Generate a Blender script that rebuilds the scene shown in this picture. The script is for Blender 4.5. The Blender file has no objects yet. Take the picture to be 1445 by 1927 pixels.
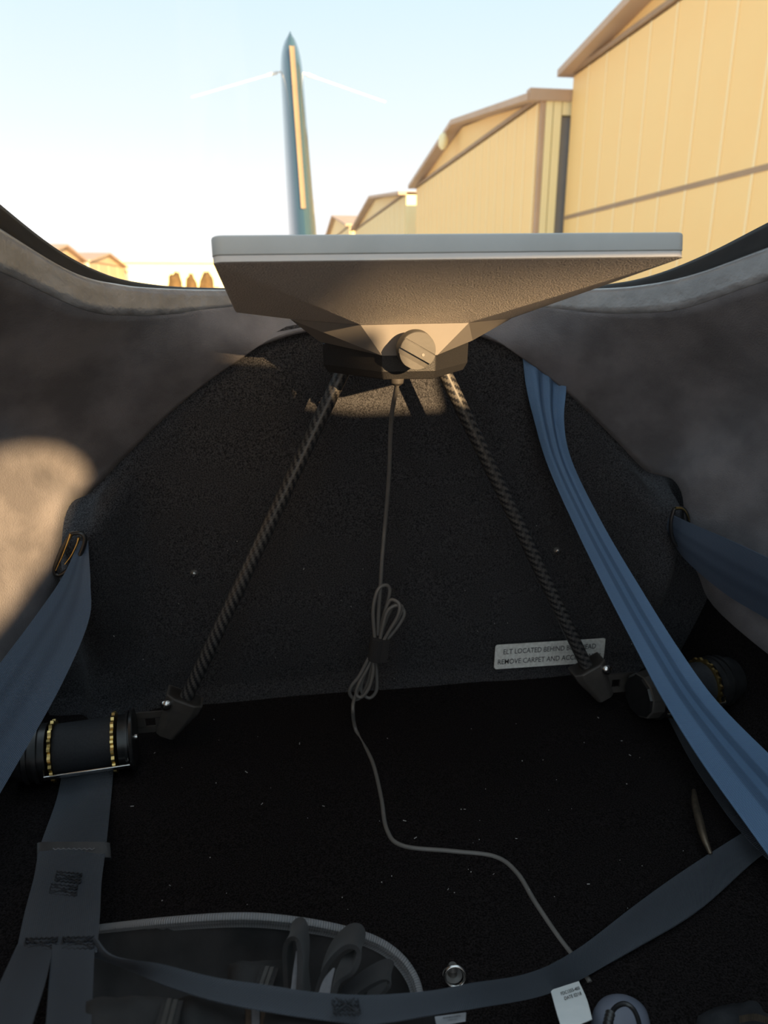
import bpy, bmesh, math, random
from mathutils import Vector, Matrix, noise
from mathutils.bvhtree import BVHTree
random.seed(7)
sc = bpy.context.scene
C = sc.collection

# ------------------------------------------------------------------ camera
F_PX, CX, CY = 1350.0, 722.5, 963.5
PITCH = math.atan((963.5 - 550.0) / F_PX)
YAW = math.radians(8.7)
CAM = Vector((-0.117, 0.0, 0.0))
FH = Vector((math.sin(YAW), math.cos(YAW), 0)); RT = Vector((math.cos(YAW), -math.sin(YAW), 0)); UPV = Vector((0, 0, 1))
FW = FH * math.cos(PITCH) - UPV * math.sin(PITCH)
UP = FH * math.sin(PITCH) + UPV * math.cos(PITCH)
cd = bpy.data.cameras.new('camera'); cam = bpy.data.objects.new('camera', cd); C.objects.link(cam)
cd.sensor_fit = 'VERTICAL'; cd.sensor_height = 36.0; cd.lens = F_PX / 1927.0 * 36.0
cd.clip_start = 0.01; cd.clip_end = 600
cd.dof.use_dof = True; cd.dof.focus_distance = 0.62; cd.dof.aperture_fstop = 9.0
cam.matrix_world = Matrix(((RT.x, UP.x, -FW.x, CAM.x), (RT.y, UP.y, -FW.y, CAM.y), (RT.z, UP.z, -FW.z, CAM.z), (0, 0, 0, 1)))
sc.camera = cam

# ------------------------------------------------------------------ sky, sun, exposure
SUN_AZ, SUN_EL = math.radians(20), math.radians(12)
TOSUN = Vector((math.sin(SUN_AZ) * math.cos(SUN_EL), -math.cos(SUN_AZ) * math.cos(SUN_EL), math.sin(SUN_EL)))
w = bpy.data.worlds.new('sky'); sc.world = w; w.use_nodes = True
nt = w.node_tree; nt.nodes.clear()
tc = nt.nodes.new('ShaderNodeTexCoord'); sx = nt.nodes.new('ShaderNodeSeparateXYZ'); rp = nt.nodes.new('ShaderNodeValToRGB')
bg = nt.nodes.new('ShaderNodeBackground'); out = nt.nodes.new('ShaderNodeOutputWorld')
nt.links.new(tc.outputs['Generated'], sx.inputs[0]); nt.links.new(sx.outputs['Z'], rp.inputs[0])
nt.links.new(rp.outputs[0], bg.inputs[0]); nt.links.new(bg.outputs[0], out.inputs[0])
els = rp.color_ramp.elements
els[0].position = 0.0; els[0].color = (1.0, 0.95, 0.93, 1)
els[1].position = 1.0; els[1].color = (0.62, 0.77, 0.88, 1)
for p, c in ((0.10, (0.97, 0.95, 0.96)), (0.19, (0.81, 0.885, 0.92)), (0.32, (0.66, 0.81, 0.885)), (0.6, (0.64, 0.79, 0.88))):
    e = els.new(p); e.color = (*c, 1)
bg.inputs[1].default_value = 0.86
sd = bpy.data.lights.new('sun', 'SUN'); so = bpy.data.objects.new('sun', sd); C.objects.link(so)
sd.energy = 10.0; sd.color = (1.0, 0.67, 0.34); sd.angle = math.radians(0.6)
so.rotation_euler = TOSUN.to_track_quat('Z', 'Y').to_euler(); so.location = (3, -8, 4)
vs = sc.view_settings
vs.view_transform = 'Standard'; vs.look = 'None'; vs.gamma = 1; vs.use_curve_mapping = False; vs.exposure = 0.45

# ------------------------------------------------------------------ helpers
def ray(px, py): return FW + RT * ((px - CX) / F_PX) + UP * ((CY - py) / F_PX)
def at(px, py, Y): d = ray(px, py); return CAM + d * (Y / d.y)
def onz(px, py, z): d = ray(px, py); return CAM + d * (z / d.z)
def V(*a): return Vector(a)
def off(o):
    t = Vector((0, 0, 0))
    while o is not None: t += o.location; o = o.parent
    return t
def tag(o, label=None, cat=None, group=None, kind=None):
    if label: o['label'] = label
    if cat: o['category'] = cat
    if group: o['group'] = group
    if kind: o['kind'] = kind
    return o
def empty(name, loc, label=None, cat=None, group=None):
    o = bpy.data.objects.new(name, None); C.objects.link(o); o.location = loc; o.empty_display_size = 0.02
    return tag(o, label, cat, group)
def obj(name, verts, faces, mat, parent=None, smooth=False, uvs=None, sharp=None):
    verts = [Vector(v) for v in verts]
    if parent is None:
        lo = Vector((min(v.x for v in verts), min(v.y for v in verts), min(v.z for v in verts)))
        hi = Vector((max(v.x for v in verts), max(v.y for v in verts), max(v.z for v in verts)))
        base = Vector(((lo.x + hi.x) / 2, (lo.y + hi.y) / 2, lo.z))
    else: base = off(parent)
    me = bpy.data.meshes.new(name)
    me.from_pydata([v - base for v in verts], [], faces)
    if uvs is not None:
        ul = me.uv_layers.new(name='UVMap')
        for p in me.polygons:
            for li, vi in zip(p.loop_indices, p.vertices): ul.data[li].uv = uvs[vi]
    bm = bmesh.new(); bm.from_mesh(me); bmesh.ops.recalc_face_normals(bm, faces=bm.faces); bm.to_mesh(me); bm.free()
    if smooth:
        for p in me.polygons: p.use_smooth = True
        if sharp: me.set_sharp_from_angle(angle=math.radians(sharp))
    me.materials.append(mat)
    o = bpy.data.objects.new(name, me); C.objects.link(o)
    if parent is None: o.location = base
    else: o.parent = parent
    return o
class MB:
    def __init__(s): s.v = []; s.f = []
    def add(s, v, f):
        n = len(s.v); s.v += [Vector(x) for x in v]; s.f += [tuple(i + n for i in q) for q in f]; return s
    def build(s, name, mat, parent=None, smooth=False, sharp=None): return obj(name, s.v, s.f, mat, parent, smooth, None, sharp)
def box(lo, hi):
    x0, y0, z0 = lo; x1, y1, z1 = hi
    v = [(x0, y0, z0), (x1, y0, z0), (x1, y1, z0), (x0, y1, z0), (x0, y0, z1), (x1, y0, z1), (x1, y1, z1), (x0, y1, z1)]
    return v, [(0, 3, 2, 1), (4, 5, 6, 7), (0, 1, 5, 4), (1, 2, 6, 5), (2, 3, 7, 6), (3, 0, 4, 7)]
def obox(c, ax, ay, az):  # half-axis vectors
    v = [c + ax * i + ay * j + az * k for k in (-1, 1) for i, j in ((-1, -1), (1, -1), (1, 1), (-1, 1))]
    return v, [(0, 3, 2, 1), (4, 5, 6, 7), (0, 1, 5, 4), (1, 2, 6, 5), (2, 3, 7, 6), (3, 0, 4, 7)]
def loft(rings, caps=True, closed=True):
    n = len(rings[0]); v = [Vector(p) for r in rings for p in r]; f = []
    for i in range(len(rings) - 1):
        for j in range(n if closed else n - 1):
            k = (j + 1) % n; f.append((i * n + j, i * n + k, (i + 1) * n + k, (i + 1) * n + j))
    if caps:
        f.append(tuple(range(n - 1, -1, -1))); f.append(tuple((len(rings) - 1) * n + j for j in range(n)))
    return v, f
def frame(d):
    d = Vector(d).normalized(); a = Vector((0, 0, 1)) if abs(d.z) < 0.9 else Vector((1, 0, 0))
    x = d.cross(a).normalized(); y = d.cross(x).normalized(); return x, y, d
def lathe(c, axis, prof, n=32, xdir=None, rf=None):
    x, y, d = frame(axis)
    if xdir is not None:
        x = (Vector(xdir) - d * Vector(xdir).dot(d)).normalized(); y = d.cross(x)
    rings = []
    for h, r in prof:
        rings.append([c + d * h + (x * math.cos(2 * math.pi * j / n) + y * math.sin(2 * math.pi * j / n)) * (r * (rf(j) if rf else 1)) for j in range(n)])
    return loft(rings)
def spl(P, n):
    P = [Vector(p) for p in P]; m = len(P); o = []
    for i in range(n):
        t = i / (n - 1) * (m - 1); k = min(int(t), m - 2); u = t - k
        a = P[k - 1] if k > 0 else P[0] * 2 - P[1]; b = P[k]; c = P[k + 1]; d = P[k + 2] if k + 2 < m else P[-1] * 2 - P[-2]
        o.append(0.5 * ((2 * b) + (c - a) * u + (2 * a - 5 * b + 4 * c - d) * u * u + (3 * b - a - 3 * c + d) * u ** 3))
    return o
def tube(path, r, n=10, closed=False):
    P = [Vector(p) for p in path]; m = len(P); rings = []; T0 = None; x = None; uv = []; L = 0
    for i in range(m):
        if closed: t = (P[(i + 1) % m] - P[i - 1]).normalized()
        else: t = (P[min(i + 1, m - 1)] - P[max(i - 1, 0)]).normalized()
        if x is None: x, y, _ = frame(t)
        else:
            x = (x - t * x.dot(t)).normalized(); y = t.cross(x)
        if i: L += (P[i] - P[i - 1]).length
        rr = r(i / (m - 1)) if callable(r) else r
        rings.append([P[i] + (x * math.cos(2 * math.pi * j / n) + y * math.sin(2 * math.pi * j / n)) * rr for j in range(n)])
        uv += [(j / n, L) for j in range(n)]
    if closed: rings.append(rings[0]); uv += uv[:n]
    v, f = loft(rings, caps=not closed); return v, f, uv
def mtube(name, path, r, mat, parent=None, n=10, closed=False):
    v, f, uv = tube(path, r, n, closed); return obj(name, v, f, mat, parent, True, uv, 50)
def ribbon(name, L, R, mat, parent=None, n=60, k=8, th=0.0012, prof=None):
    L = spl(L, n); R = spl(R, n); v = []; uv = []; f = []; s = 0
    for i in range(n):
        if i: s += ((L[i] + R[i]) / 2 - (L[i - 1] + R[i - 1]) / 2).length
        tan = ((L[min(i + 1, n - 1)] + R[min(i + 1, n - 1)]) - (L[max(i - 1, 0)] + R[max(i - 1, 0)])).normalized()
        nor = (R[i] - L[i]).cross(tan).normalized()
        for side in (0, 1):
            for j in range(k + 1):
                u = j / k; p = L[i].lerp(R[i], u)
                if prof: p = p + nor * prof(u, i / (n - 1))
                v.append(p + nor * (th * (0.5 - side))); uv.append((u, s))
    row = 2 * (k + 1)
    for i in range(n - 1):
        a = i * row; b = a + row
        for j in range(k):
            f.append((a + j, a + j + 1, b + j + 1, b + j)); f.append((a + k + 1 + j, b + k + 1 + j, b + k + 2 + j, a + k + 2 + j))
        f.append((a, b, b + k + 1, a + k + 1)); f.append((a + k, a + 2 * k + 1, b + 2 * k + 1, b + k))
    for a in (0, (n - 1) * row):
        for j in range(k): f.append((a + j, a + k + 1 + j, a + k + 2 + j, a + j + 1))
    return obj(name, v, f, mat, parent, True, uv, 60)
def text(name, body, o, ux, uy, size, mat, parent, center=True, depth=0.00008, width=None):
    cu = bpy.data.curves.new(name, 'FONT'); cu.body = body; cu.size = 1.0; cu.resolution_u = 3; cu.offset = 0.003
    cu.align_x = 'CENTER' if center else 'LEFT'; cu.align_y = 'CENTER'
    t = bpy.data.objects.new(name, cu); C.objects.link(t)
    dg = bpy.context.evaluated_depsgraph_get(); me = bpy.data.meshes.new_from_object(t.evaluated_get(dg))
    bpy.data.objects.remove(t)
    ux = Vector(ux).normalized(); uy = Vector(uy).normalized(); nz = ux.cross(uy).normalized()
    xs = [v.co.x for v in me.vertices]; sxx = size if width is None else width / (max(xs) - min(xs))
    vv = [o + ux * (v.co.x * sxx) + uy * (v.co.y * size) + nz * depth for v in me.vertices]
    ff = [tuple(p.vertices) for p in me.polygons]
    return obj(name, vv, ff, mat, parent)
def text_on(name, body, fn, mat, parent, u0, u1, vc, vh):
    """lettering laid on a curved sheet: fn(u, v) gives the point and outward normal"""
    cu = bpy.data.curves.new(name, 'FONT'); cu.body = body; cu.size = 1.0; cu.resolution_u = 3; cu.offset = 0.004; cu.align_y = 'CENTER'
    t = bpy.data.objects.new(name, cu); C.objects.link(t)
    me = bpy.data.meshes.new_from_object(t.evaluated_get(bpy.context.evaluated_depsgraph_get())); bpy.data.objects.remove(t)
    xs = [v.co.x for v in me.vertices]; ys = [v.co.y for v in me.vertices]; x0, x1, y0, y1 = min(xs), max(xs), min(ys), max(ys)
    vv = []
    for v in me.vertices:
        p, n = fn(u0 + (u1 - u0) * (v.co.x - x0) / (x1 - x0), vc - vh * ((v.co.y - y0) / (y1 - y0) - .5)); vv.append(p + n * .0007)
    return obj(name, vv, [tuple(p.vertices) for p in me.polygons], mat, parent)
def sst(a, b, x):
    t = max(0, min(1, (x - a) / (b - a))); return t * t * (3 - 2 * t)
def lin(c): return tuple((x / 12.92 if x <= 0.04045 else ((x + 0.055) / 1.055) ** 2.4) for x in (c[0] / 255, c[1] / 255, c[2] / 255))

# ------------------------------------------------------------------ materials
def mat(name, col, rough=0.6, metal=0.0, spec=0.5, col2=None, nscale=200, ndetail=4, bump=0.0, bscale=None, bdist=0.001, sheen=0.0, ramp=(0.35, 0.65), coat=0):
    m = bpy.data.materials.new(name); m.use_nodes = True; n = m.node_tree.nodes; l = m.node_tree.links; b = n['Principled BSDF']
    b.inputs['Base Color'].default_value = (*col, 1); b.inputs['Roughness'].default_value = rough; b.inputs['Metallic'].default_value = metal
    b.inputs['Specular IOR Level'].default_value = spec; b.inputs['Sheen Weight'].default_value = sheen; b.inputs['Sheen Roughness'].default_value = 0.5
    b.inputs['Coat Weight'].default_value = coat
    t = n.new('ShaderNodeTexCoord')
    if col2 is not None:
        x = n.new('ShaderNodeTexNoise'); x.inputs['Scale'].default_value = nscale; x.inputs['Detail'].default_value = ndetail
        l.new(t.outputs['Object'], x.inputs['Vector'])
        r = n.new('ShaderNodeValToRGB'); r.color_ramp.elements[0].position = ramp[0]; r.color_ramp.elements[1].position = ramp[1]
        r.color_ramp.elements[0].color = (*col, 1); r.color_ramp.elements[1].color = (*col2, 1)
        l.new(x.outputs[0], r.inputs[0]); l.new(r.outputs[0], b.inputs['Base Color'])
    if bump:
        y = n.new('ShaderNodeTexNoise'); y.inputs['Scale'].default_value = bscale or nscale; y.inputs['Detail'].default_value = 3
        l.new(t.outputs['Object'], y.inputs['Vector'])
        bp = n.new('ShaderNodeBump'); bp.inputs['Strength'].default_value = bump; bp.inputs['Distance'].default_value = bdist
        l.new(y.outputs[0], bp.inputs['Height']); l.new(bp.outputs[0], b.inputs['Normal'])
    return m
def webbing(name, dark, light, stripes, bumpstr=0.5, pitch=0.0011, sheen=0.0, diag=0.0):
    """woven belt: bands along the length plus fine cross ribs (UV: u across, v metres along)"""
    m = bpy.data.materials.new(name); m.use_nodes = True; n = m.node_tree.nodes; l = m.node_tree.links; b = n['Principled BSDF']
    b.inputs['Roughness'].default_value = 0.62; b.inputs['Specular IOR Level'].default_value = 0.35; b.inputs['Sheen Weight'].default_value = sheen
    uv = n.new('ShaderNodeUVMap'); s = n.new('ShaderNodeSeparateXYZ'); l.new(uv.outputs[0], s.inputs[0])
    r = n.new('ShaderNodeValToRGB'); r.color_ramp.interpolation = 'EASE'
    e = r.color_ramp.elements; e[0].position = 0; e[0].color = (*light, 1); e[1].position = 1; e[1].color = (*light, 1)
    for p, k in stripes:
        q = e.new(p); q.color = (*[dark[i] * k + light[i] * (1 - k) for i in range(3)], 1)
    l.new(s.outputs[0], r.inputs[0])
    def M(op, a, bb=None):
        x = n.new('ShaderNodeMath'); x.operation = op
        for i, q in enumerate((a, bb)):
            if q is None: continue
            if isinstance(q, (int, float)): x.inputs[i].default_value = q
            else: l.new(q, x.inputs[i])
        return x.outputs[0]
    ph = M('ADD', M('MULTIPLY', s.outputs[1], 2 * math.pi / pitch), M('MULTIPLY', s.outputs[0], diag))
    w1 = M('SINE', ph); w2 = M('SINE', M('MULTIPLY', s.outputs[0], 240.0))
    h = M('ADD', M('MULTIPLY', w1, 0.7), M('MULTIPLY', w2, 0.3))
    sh = M('ADD', M('MULTIPLY', h, 0.22), 0.86)
    mx = n.new('ShaderNodeVectorMath'); mx.operation = 'SCALE'; l.new(r.outputs[0], mx.inputs[0]); l.new(sh, mx.inputs['Scale'])
    l.new(mx.outputs[0], b.inputs['Base Color'])
    bp = n.new('ShaderNodeBump'); bp.inputs['Strength'].default_value = bumpstr; bp.inputs['Distance'].default_value = 0.0004
    l.new(h, bp.inputs['Height']); l.new(bp.outputs[0], b.inputs['Normal'])
    return m
def carbon(name):
    m = bpy.data.materials.new(name); m.use_nodes = True; n = m.node_tree.nodes; l = m.node_tree.links; b = n['Principled BSDF']
    uv = n.new('ShaderNodeUVMap'); s = n.new('ShaderNodeSeparateXYZ'); l.new(uv.outputs[0], s.inputs[0])
    def M(op, a, bb=None):
        x = n.new('ShaderNodeMath'); x.operation = op
        for i, q in enumerate((a, bb)):
            if q is None: continue
            if isinstance(q, (int, float)): x.inputs[i].default_value = q
            else: l.new(q, x.inputs[i])
        return x.outputs[0]
    a = M('FLOOR', M('MULTIPLY', s.outputs[0], 20)); c = M('FLOOR', M('MULTIPLY', s.outputs[1], 460))
    t = M('LESS_THAN', M('FRACT', M('MULTIPLY', M('ADD', a, c), 0.25)), 0.5)
    r = n.new('ShaderNodeValToRGB'); r.color_ramp.elements[0].color = (0.018, 0.018, 0.02, 1); r.color_ramp.elements[1].color = (0.075, 0.07, 0.066, 1)
    l.new(t, r.inputs[0]); l.new(r.outputs[0], b.inputs['Base Color'])
    rr = M('ADD', M('MULTIPLY', t, 0.14), 0.30); l.new(rr, b.inputs['Roughness'])
    bp = n.new('ShaderNodeBump'); bp.inputs['Strength'].default_value = 0.35; bp.inputs['Distance'].default_value = 0.0003
    l.new(t, bp.inputs['Height']); l.new(bp.outputs[0], b.inputs['Normal'])
    return m
M = {}
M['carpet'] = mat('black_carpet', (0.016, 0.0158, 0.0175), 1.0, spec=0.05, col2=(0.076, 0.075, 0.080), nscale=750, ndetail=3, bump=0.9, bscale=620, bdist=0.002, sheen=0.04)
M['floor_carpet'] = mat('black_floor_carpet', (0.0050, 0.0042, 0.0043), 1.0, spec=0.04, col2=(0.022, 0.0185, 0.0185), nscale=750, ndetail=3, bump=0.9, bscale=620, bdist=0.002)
M['suede'] = mat('grey_suede', (0.118, 0.112, 0.120), 0.95, spec=0.1, col2=(0.195, 0.185, 0.195), nscale=22, ndetail=9, bump=0.8, bscale=650, bdist=0.0009, sheen=0.12)
M['trim'] = mat('grey_leather_trim', (0.16, 0.154, 0.158), 0.34, spec=0.5, col2=(0.235, 0.228, 0.232), nscale=30, ndetail=6, bump=0.7, bscale=90, bdist=0.003, coat=0.4)
M['rubber'] = mat('black_rubber_seal', (0.005, 0.005, 0.006), 0.6, spec=0.3, col2=(0.010, 0.0095, 0.0105), nscale=60)
M['dish_grey'] = mat('dish_face_grey', (0.43, 0.445, 0.445), 0.5, col2=(0.48, 0.495, 0.495), nscale=25, ndetail=5)
M['dish_white'] = mat('dish_strip_white', (0.66, 0.64, 0.63), 0.5, col2=(0.70, 0.68, 0.67), nscale=20)
M['dish_back'] = mat('dish_back_textured', (0.62, 0.565, 0.525), 0.6, col2=(0.68, 0.62, 0.58), nscale=700, bump=1.0, bscale=750, bdist=0.003)
M['adapter'] = mat('warm_grey_plastic', (0.21, 0.195, 0.185), 0.5, col2=(0.225, 0.208, 0.195), nscale=40)
M['knob'] = mat('knob_grey_plastic', (0.080, 0.076, 0.070), 0.5, col2=(0.088, 0.083, 0.077), nscale=300, bump=0.2, bscale=1500, bdist=0.0002)
M['hub'] = mat('black_printed_plastic', (0.014, 0.014, 0.016), 0.5, spec=0.35, col2=(0.028, 0.027, 0.027), nscale=1300, bump=0.8, bscale=1100, bdist=0.0004)
M['carbon'] = carbon('carbon_fibre_twill')
M['bracket'] = mat('dark_bracket_plastic', (0.055, 0.049, 0.045), 0.42, col2=(0.068, 0.061, 0.056), nscale=90, bump=0.15, bscale=700, bdist=0.0004)
M['black_metal'] = mat('black_metal', (0.012, 0.012, 0.013), 0.32, metal=0.0, spec=0.6, col2=(0.02, 0.02, 0.021), nscale=80)
M['grey_metal'] = mat('dark_grey_metal', (0.12, 0.115, 0.11), 0.4, metal=0.4, col2=(0.145, 0.138, 0.13), nscale=120)
M['steel'] = mat('bright_steel', (0.72, 0.71, 0.69), 0.22, metal=1.0, col2=(0.66, 0.65, 0.63), nscale=60)
M['brass'] = mat('gold_zinc_plate', (0.83, 0.62, 0.25), 0.28, metal=1.0, col2=(0.72, 0.5, 0.18), nscale=150)
M['old_brass'] = mat('aged_brass', (0.16, 0.125, 0.09), 0.45, metal=0.7, col2=(0.10, 0.082, 0.062), nscale=180)
M['cable'] = mat('grey_cable_jacket', (0.135, 0.127, 0.118), 0.45, col2=(0.155, 0.145, 0.135), nscale=90)
M['velcro'] = mat('black_velcro', (0.016, 0.015, 0.016), 0.9, col2=(0.03, 0.028, 0.028), nscale=900, bump=0.6, bdist=0.0006)
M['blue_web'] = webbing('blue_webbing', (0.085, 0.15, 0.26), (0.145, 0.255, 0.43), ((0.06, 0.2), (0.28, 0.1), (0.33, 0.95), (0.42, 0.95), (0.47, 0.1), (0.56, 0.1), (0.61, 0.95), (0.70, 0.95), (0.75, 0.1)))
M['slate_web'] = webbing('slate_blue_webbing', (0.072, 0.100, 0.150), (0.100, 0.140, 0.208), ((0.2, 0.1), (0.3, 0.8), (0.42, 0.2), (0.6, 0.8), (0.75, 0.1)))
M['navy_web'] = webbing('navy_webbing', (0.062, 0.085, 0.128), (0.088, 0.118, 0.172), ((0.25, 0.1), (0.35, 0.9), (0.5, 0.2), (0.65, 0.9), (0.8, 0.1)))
M['black_web'] = webbing('charcoal_webbing', (0.062, 0.072, 0.089), (0.084, 0.097, 0.118), ((0.3, 0.5), (0.7, 0.4)), bumpstr=0.8, pitch=0.0016, diag=60.0)
M['thread'] = mat('dark_thread', (0.014, 0.016, 0.02), 0.7, col2=(0.03, 0.033, 0.04), nscale=400)
M['leather'] = mat('black_leather', (0.022, 0.023, 0.026), 0.38, col2=(0.032, 0.033, 0.036), nscale=120, bump=0.3, bscale=500, bdist=0.0006)
M['placard'] = mat('silver_foil_label', (0.74, 0.74, 0.70), 0.42, metal=0.0, col2=(0.92, 0.93, 0.90), nscale=260, ndetail=4, bump=0.5, bscale=300, bdist=0.0006)
M['ink'] = mat('dark_print', (0.012, 0.014, 0.018), 0.6, col2=(0.02, 0.022, 0.026), nscale=300)
M['paper'] = mat('white_fabric_tag', (0.93, 0.95, 0.94), 0.7, col2=(0.88, 0.91, 0.90), nscale=80)
M['bag'] = mat('black_bag_fabric', (0.016, 0.016, 0.0165), 0.85, col2=(0.028, 0.027, 0.028), nscale=60, ndetail=6, bump=0.3, bscale=800, bdist=0.0005)
M['piping'] = webbing('grey_binding', (0.27, 0.27, 0.28), (0.36, 0.36, 0.37), ((0.5, 0.6),), bumpstr=1.0, pitch=0.0017)
M['lining'] = mat('grey_lining', (0.15, 0.147, 0.157), 0.8, col2=(0.18, 0.175, 0.187), nscale=300)
M['brown_trim'] = mat('brown_edge_binding', (0.06, 0.038, 0.025), 0.7, col2=(0.085, 0.055, 0.035), nscale=200)
M['device'] = mat('slate_blue_plastic', (0.13, 0.145, 0.19), 0.45, col2=(0.145, 0.16, 0.205), nscale=50)
M['lint'] = mat('pale_lint', (0.35, 0.34, 0.33), 0.9, col2=(0.5, 0.48, 0.46), nscale=50)
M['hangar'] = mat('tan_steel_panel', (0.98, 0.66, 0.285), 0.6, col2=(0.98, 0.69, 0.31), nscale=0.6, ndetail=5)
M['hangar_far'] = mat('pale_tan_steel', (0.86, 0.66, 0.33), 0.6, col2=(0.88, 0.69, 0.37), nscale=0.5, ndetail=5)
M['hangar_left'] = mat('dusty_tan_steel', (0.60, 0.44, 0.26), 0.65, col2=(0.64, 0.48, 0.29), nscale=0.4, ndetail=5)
M['rib'] = mat('pale_panel_rib', (0.98, 0.77, 0.44), 0.6, col2=(0.98, 0.79, 0.47), nscale=0.6)
M['cream'] = mat('cream_trim_paint', (0.95, 0.84, 0.50), 0.55, col2=(0.96, 0.86, 0.54), nscale=0.8)
M['fascia'] = mat('brown_roof_edge', (0.50, 0.35, 0.25), 0.6, col2=(0.54, 0.39, 0.29), nscale=1.5)
M['joint'] = mat('brown_joint_strip', (0.36, 0.245, 0.16), 0.7, col2=(0.40, 0.275, 0.18), nscale=2)
M['doorway'] = mat('grey_sliding_door', (0.25, 0.24, 0.24), 0.7, col2=(0.28, 0.27, 0.27), nscale=1)
M['concrete'] = mat('taxiway_concrete', (0.68, 0.63, 0.56), 0.9, col2=(0.75, 0.69, 0.61), nscale=0.4, ndetail=6)
M['fin'] = mat('blue_grey_paint', (0.035, 0.085, 0.125), 0.15, spec=0.6, col2=(0.042, 0.095, 0.138), nscale=3, coat=0.5)
M['fin_strip'] = mat('tan_leading_edge', (0.24, 0.185, 0.12), 0.5, col2=(0.27, 0.21, 0.14), nscale=8)
M['fin_white'] = mat('white_antenna', (0.95, 0.95, 0.95), 0.4, col2=(0.9, 0.9, 0.9), nscale=20)
M['fuselage'] = mat('white_fuselage_paint', (0.6, 0.6, 0.6), 0.3, col2=(0.64, 0.64, 0.64), nscale=3, coat=0.3)
M['shrub'] = mat('brown_shrub', (0.10, 0.062, 0.022), 0.9, col2=(0.16, 0.10, 0.04), nscale=3)
M['shell'] = mat('grey_sun_mask', (0.11, 0.105, 0.105), 0.9, col2=(0.13, 0.125, 0.125), nscale=40, ndetail=5)
def glassmat():
    m = bpy.data.materials.new('canopy_acrylic'); m.use_nodes = True; n = m.node_tree.nodes; l = m.node_tree.links; n.clear()
    o = n.new('ShaderNodeOutputMaterial'); mx = n.new('ShaderNodeMixShader'); t = n.new('ShaderNodeBsdfTransparent'); g = n.new('ShaderNodeBsdfGlossy'); f = n.new('ShaderNodeFresnel')
    f.inputs['IOR'].default_value = 1.2; t.inputs[0].default_value = (0.97, 0.985, 0.985, 1); g.inputs['Roughness'].default_value = 0.02
    l.new(f.outputs[0], mx.inputs[0]); l.new(t.outputs[0], mx.inputs[1]); l.new(g.outputs[0], mx.inputs[2]); l.new(mx.outputs[0], o.inputs[0])
    return m
M['glass'] = glassmat()
def struct(o, label=None): o['kind'] = 'structure'; return o

# ================================================================== THE SETTING
GZ = -1.75
v, f = box((-150, -60, GZ - 0.2), (150, 240, GZ)); struct(obj('ground', v, f, M['concrete']))

# ---- side walls in suede: loft from under the window trim down to the bulkhead edge
TOP = [(0, .85, -.010), (.09, .828, -.012), (.17, .772, -.016), (.21, .731, -.019), (.24, .694, -.019), (.27, .65, -.013), (.308, .590, .011), (.35, .45, .045), (.40, .2, .09), (.44, -.2, .12)]
BOT = [(0, .772, -.026), (.10, .772, -.042), (.159, .772, -.071), (.215, .772, -.111), (.272, .772, -.162), (.312, .765, -.200), (.325, .712, -.208), (.342, .690, -.295), (.368, .56, -.352), (.43, -.2, -.385)]
WALL = {}
def side_wall(s, name):
    n, m = 90, 26
    T = spl([(s * x, y, z + (0.12 * max(0, x - .285) if s < 0 else 0)) for x, y, z in TOP], n); B = spl([(s * x, y, z) for x, y, z in BOT], n)
    vv = []; ff = []
    for i in range(n):
        k = i / (n - 1); bul = 0.055 * sst(0.25, 0.7, k)
        for j in range(m):
            u = j / (m - 1); p = T[i].lerp(B[i], u); q = math.sin(math.pi * u)
            p = p + Vector((s * bul * q, -0.01 * q * (1 - k), -0.006 * q * (1 - sst(.2, .5, k))))
            nz = noise.noise(p * 14) * 0.0016 * q
            vv.append(p + Vector((s * nz, 0, 0)))
    for i in range(n - 1):
        for j in range(m - 1):
            a = i * m + j; ff.append((a, a + 1, a + m + 1, a + m))
    o = struct(obj(name, vv, ff, M['suede'], None, True))
    md = o.modifiers.new('thickness', 'SOLIDIFY'); md.thickness = 0.004; md.offset = 0
    WALL[s] = BVHTree.FromPolygons(vv, ff)
    return o
side_wall(-1, 'wall_left'); side_wall(1, 'wall_right')

# ---- rear bulkhead in carpet
def yb(x, z):
    ez = archz(abs(x)) - .008; a = sst(.262, .322, abs(x)) * (1 - sst(.330, .350, abs(x))) * sst(ez - .006, ez - .045, z) * (1 - .6 * sst(-.30, -.42, z))
    y = .780 - .068 * a
    y -= 0.012 * sst(-.445, -.475, z)                      # bottom rolls forward to the floor
    y += (noise.noise(Vector((x * 9, z * 9, 3))) * 0.003 + 0.001) * sst(.02, .06, abs(x - .18) if z < -.35 and x > 0 else 1)
    return y
def archz(x):
    pts = [(p[0], p[2]) for p in BOT[:6]] + [(.36, -.195), (.5, -.195)]
    for (a, za), (b, zb) in zip(pts, pts[1:]):
        if a <= x <= b: return za + (zb - za) * (x - a) / (b - a) + .008
    return -.19
nx, nz_ = 110, 70; vv = []; ff = []
for j in range(nz_):
    for i in range(nx):
        x = -.44 + .88 * i / (nx - 1); z = -.50 + (archz(abs(x)) + .50) * j / (nz_ - 1)
        vv.append((x, yb(x, z), z))
for j in range(nz_ - 1):
    for i in range(nx - 1): a = j * nx + i; ff.append((a, a + 1, a + nx + 1, a + nx))
o = struct(obj('wall_back', vv, ff, M['carpet'], None, True)); md = o.modifiers.new('thickness', 'SOLIDIFY'); md.thickness = 0.006; md.offset = 0
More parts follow.
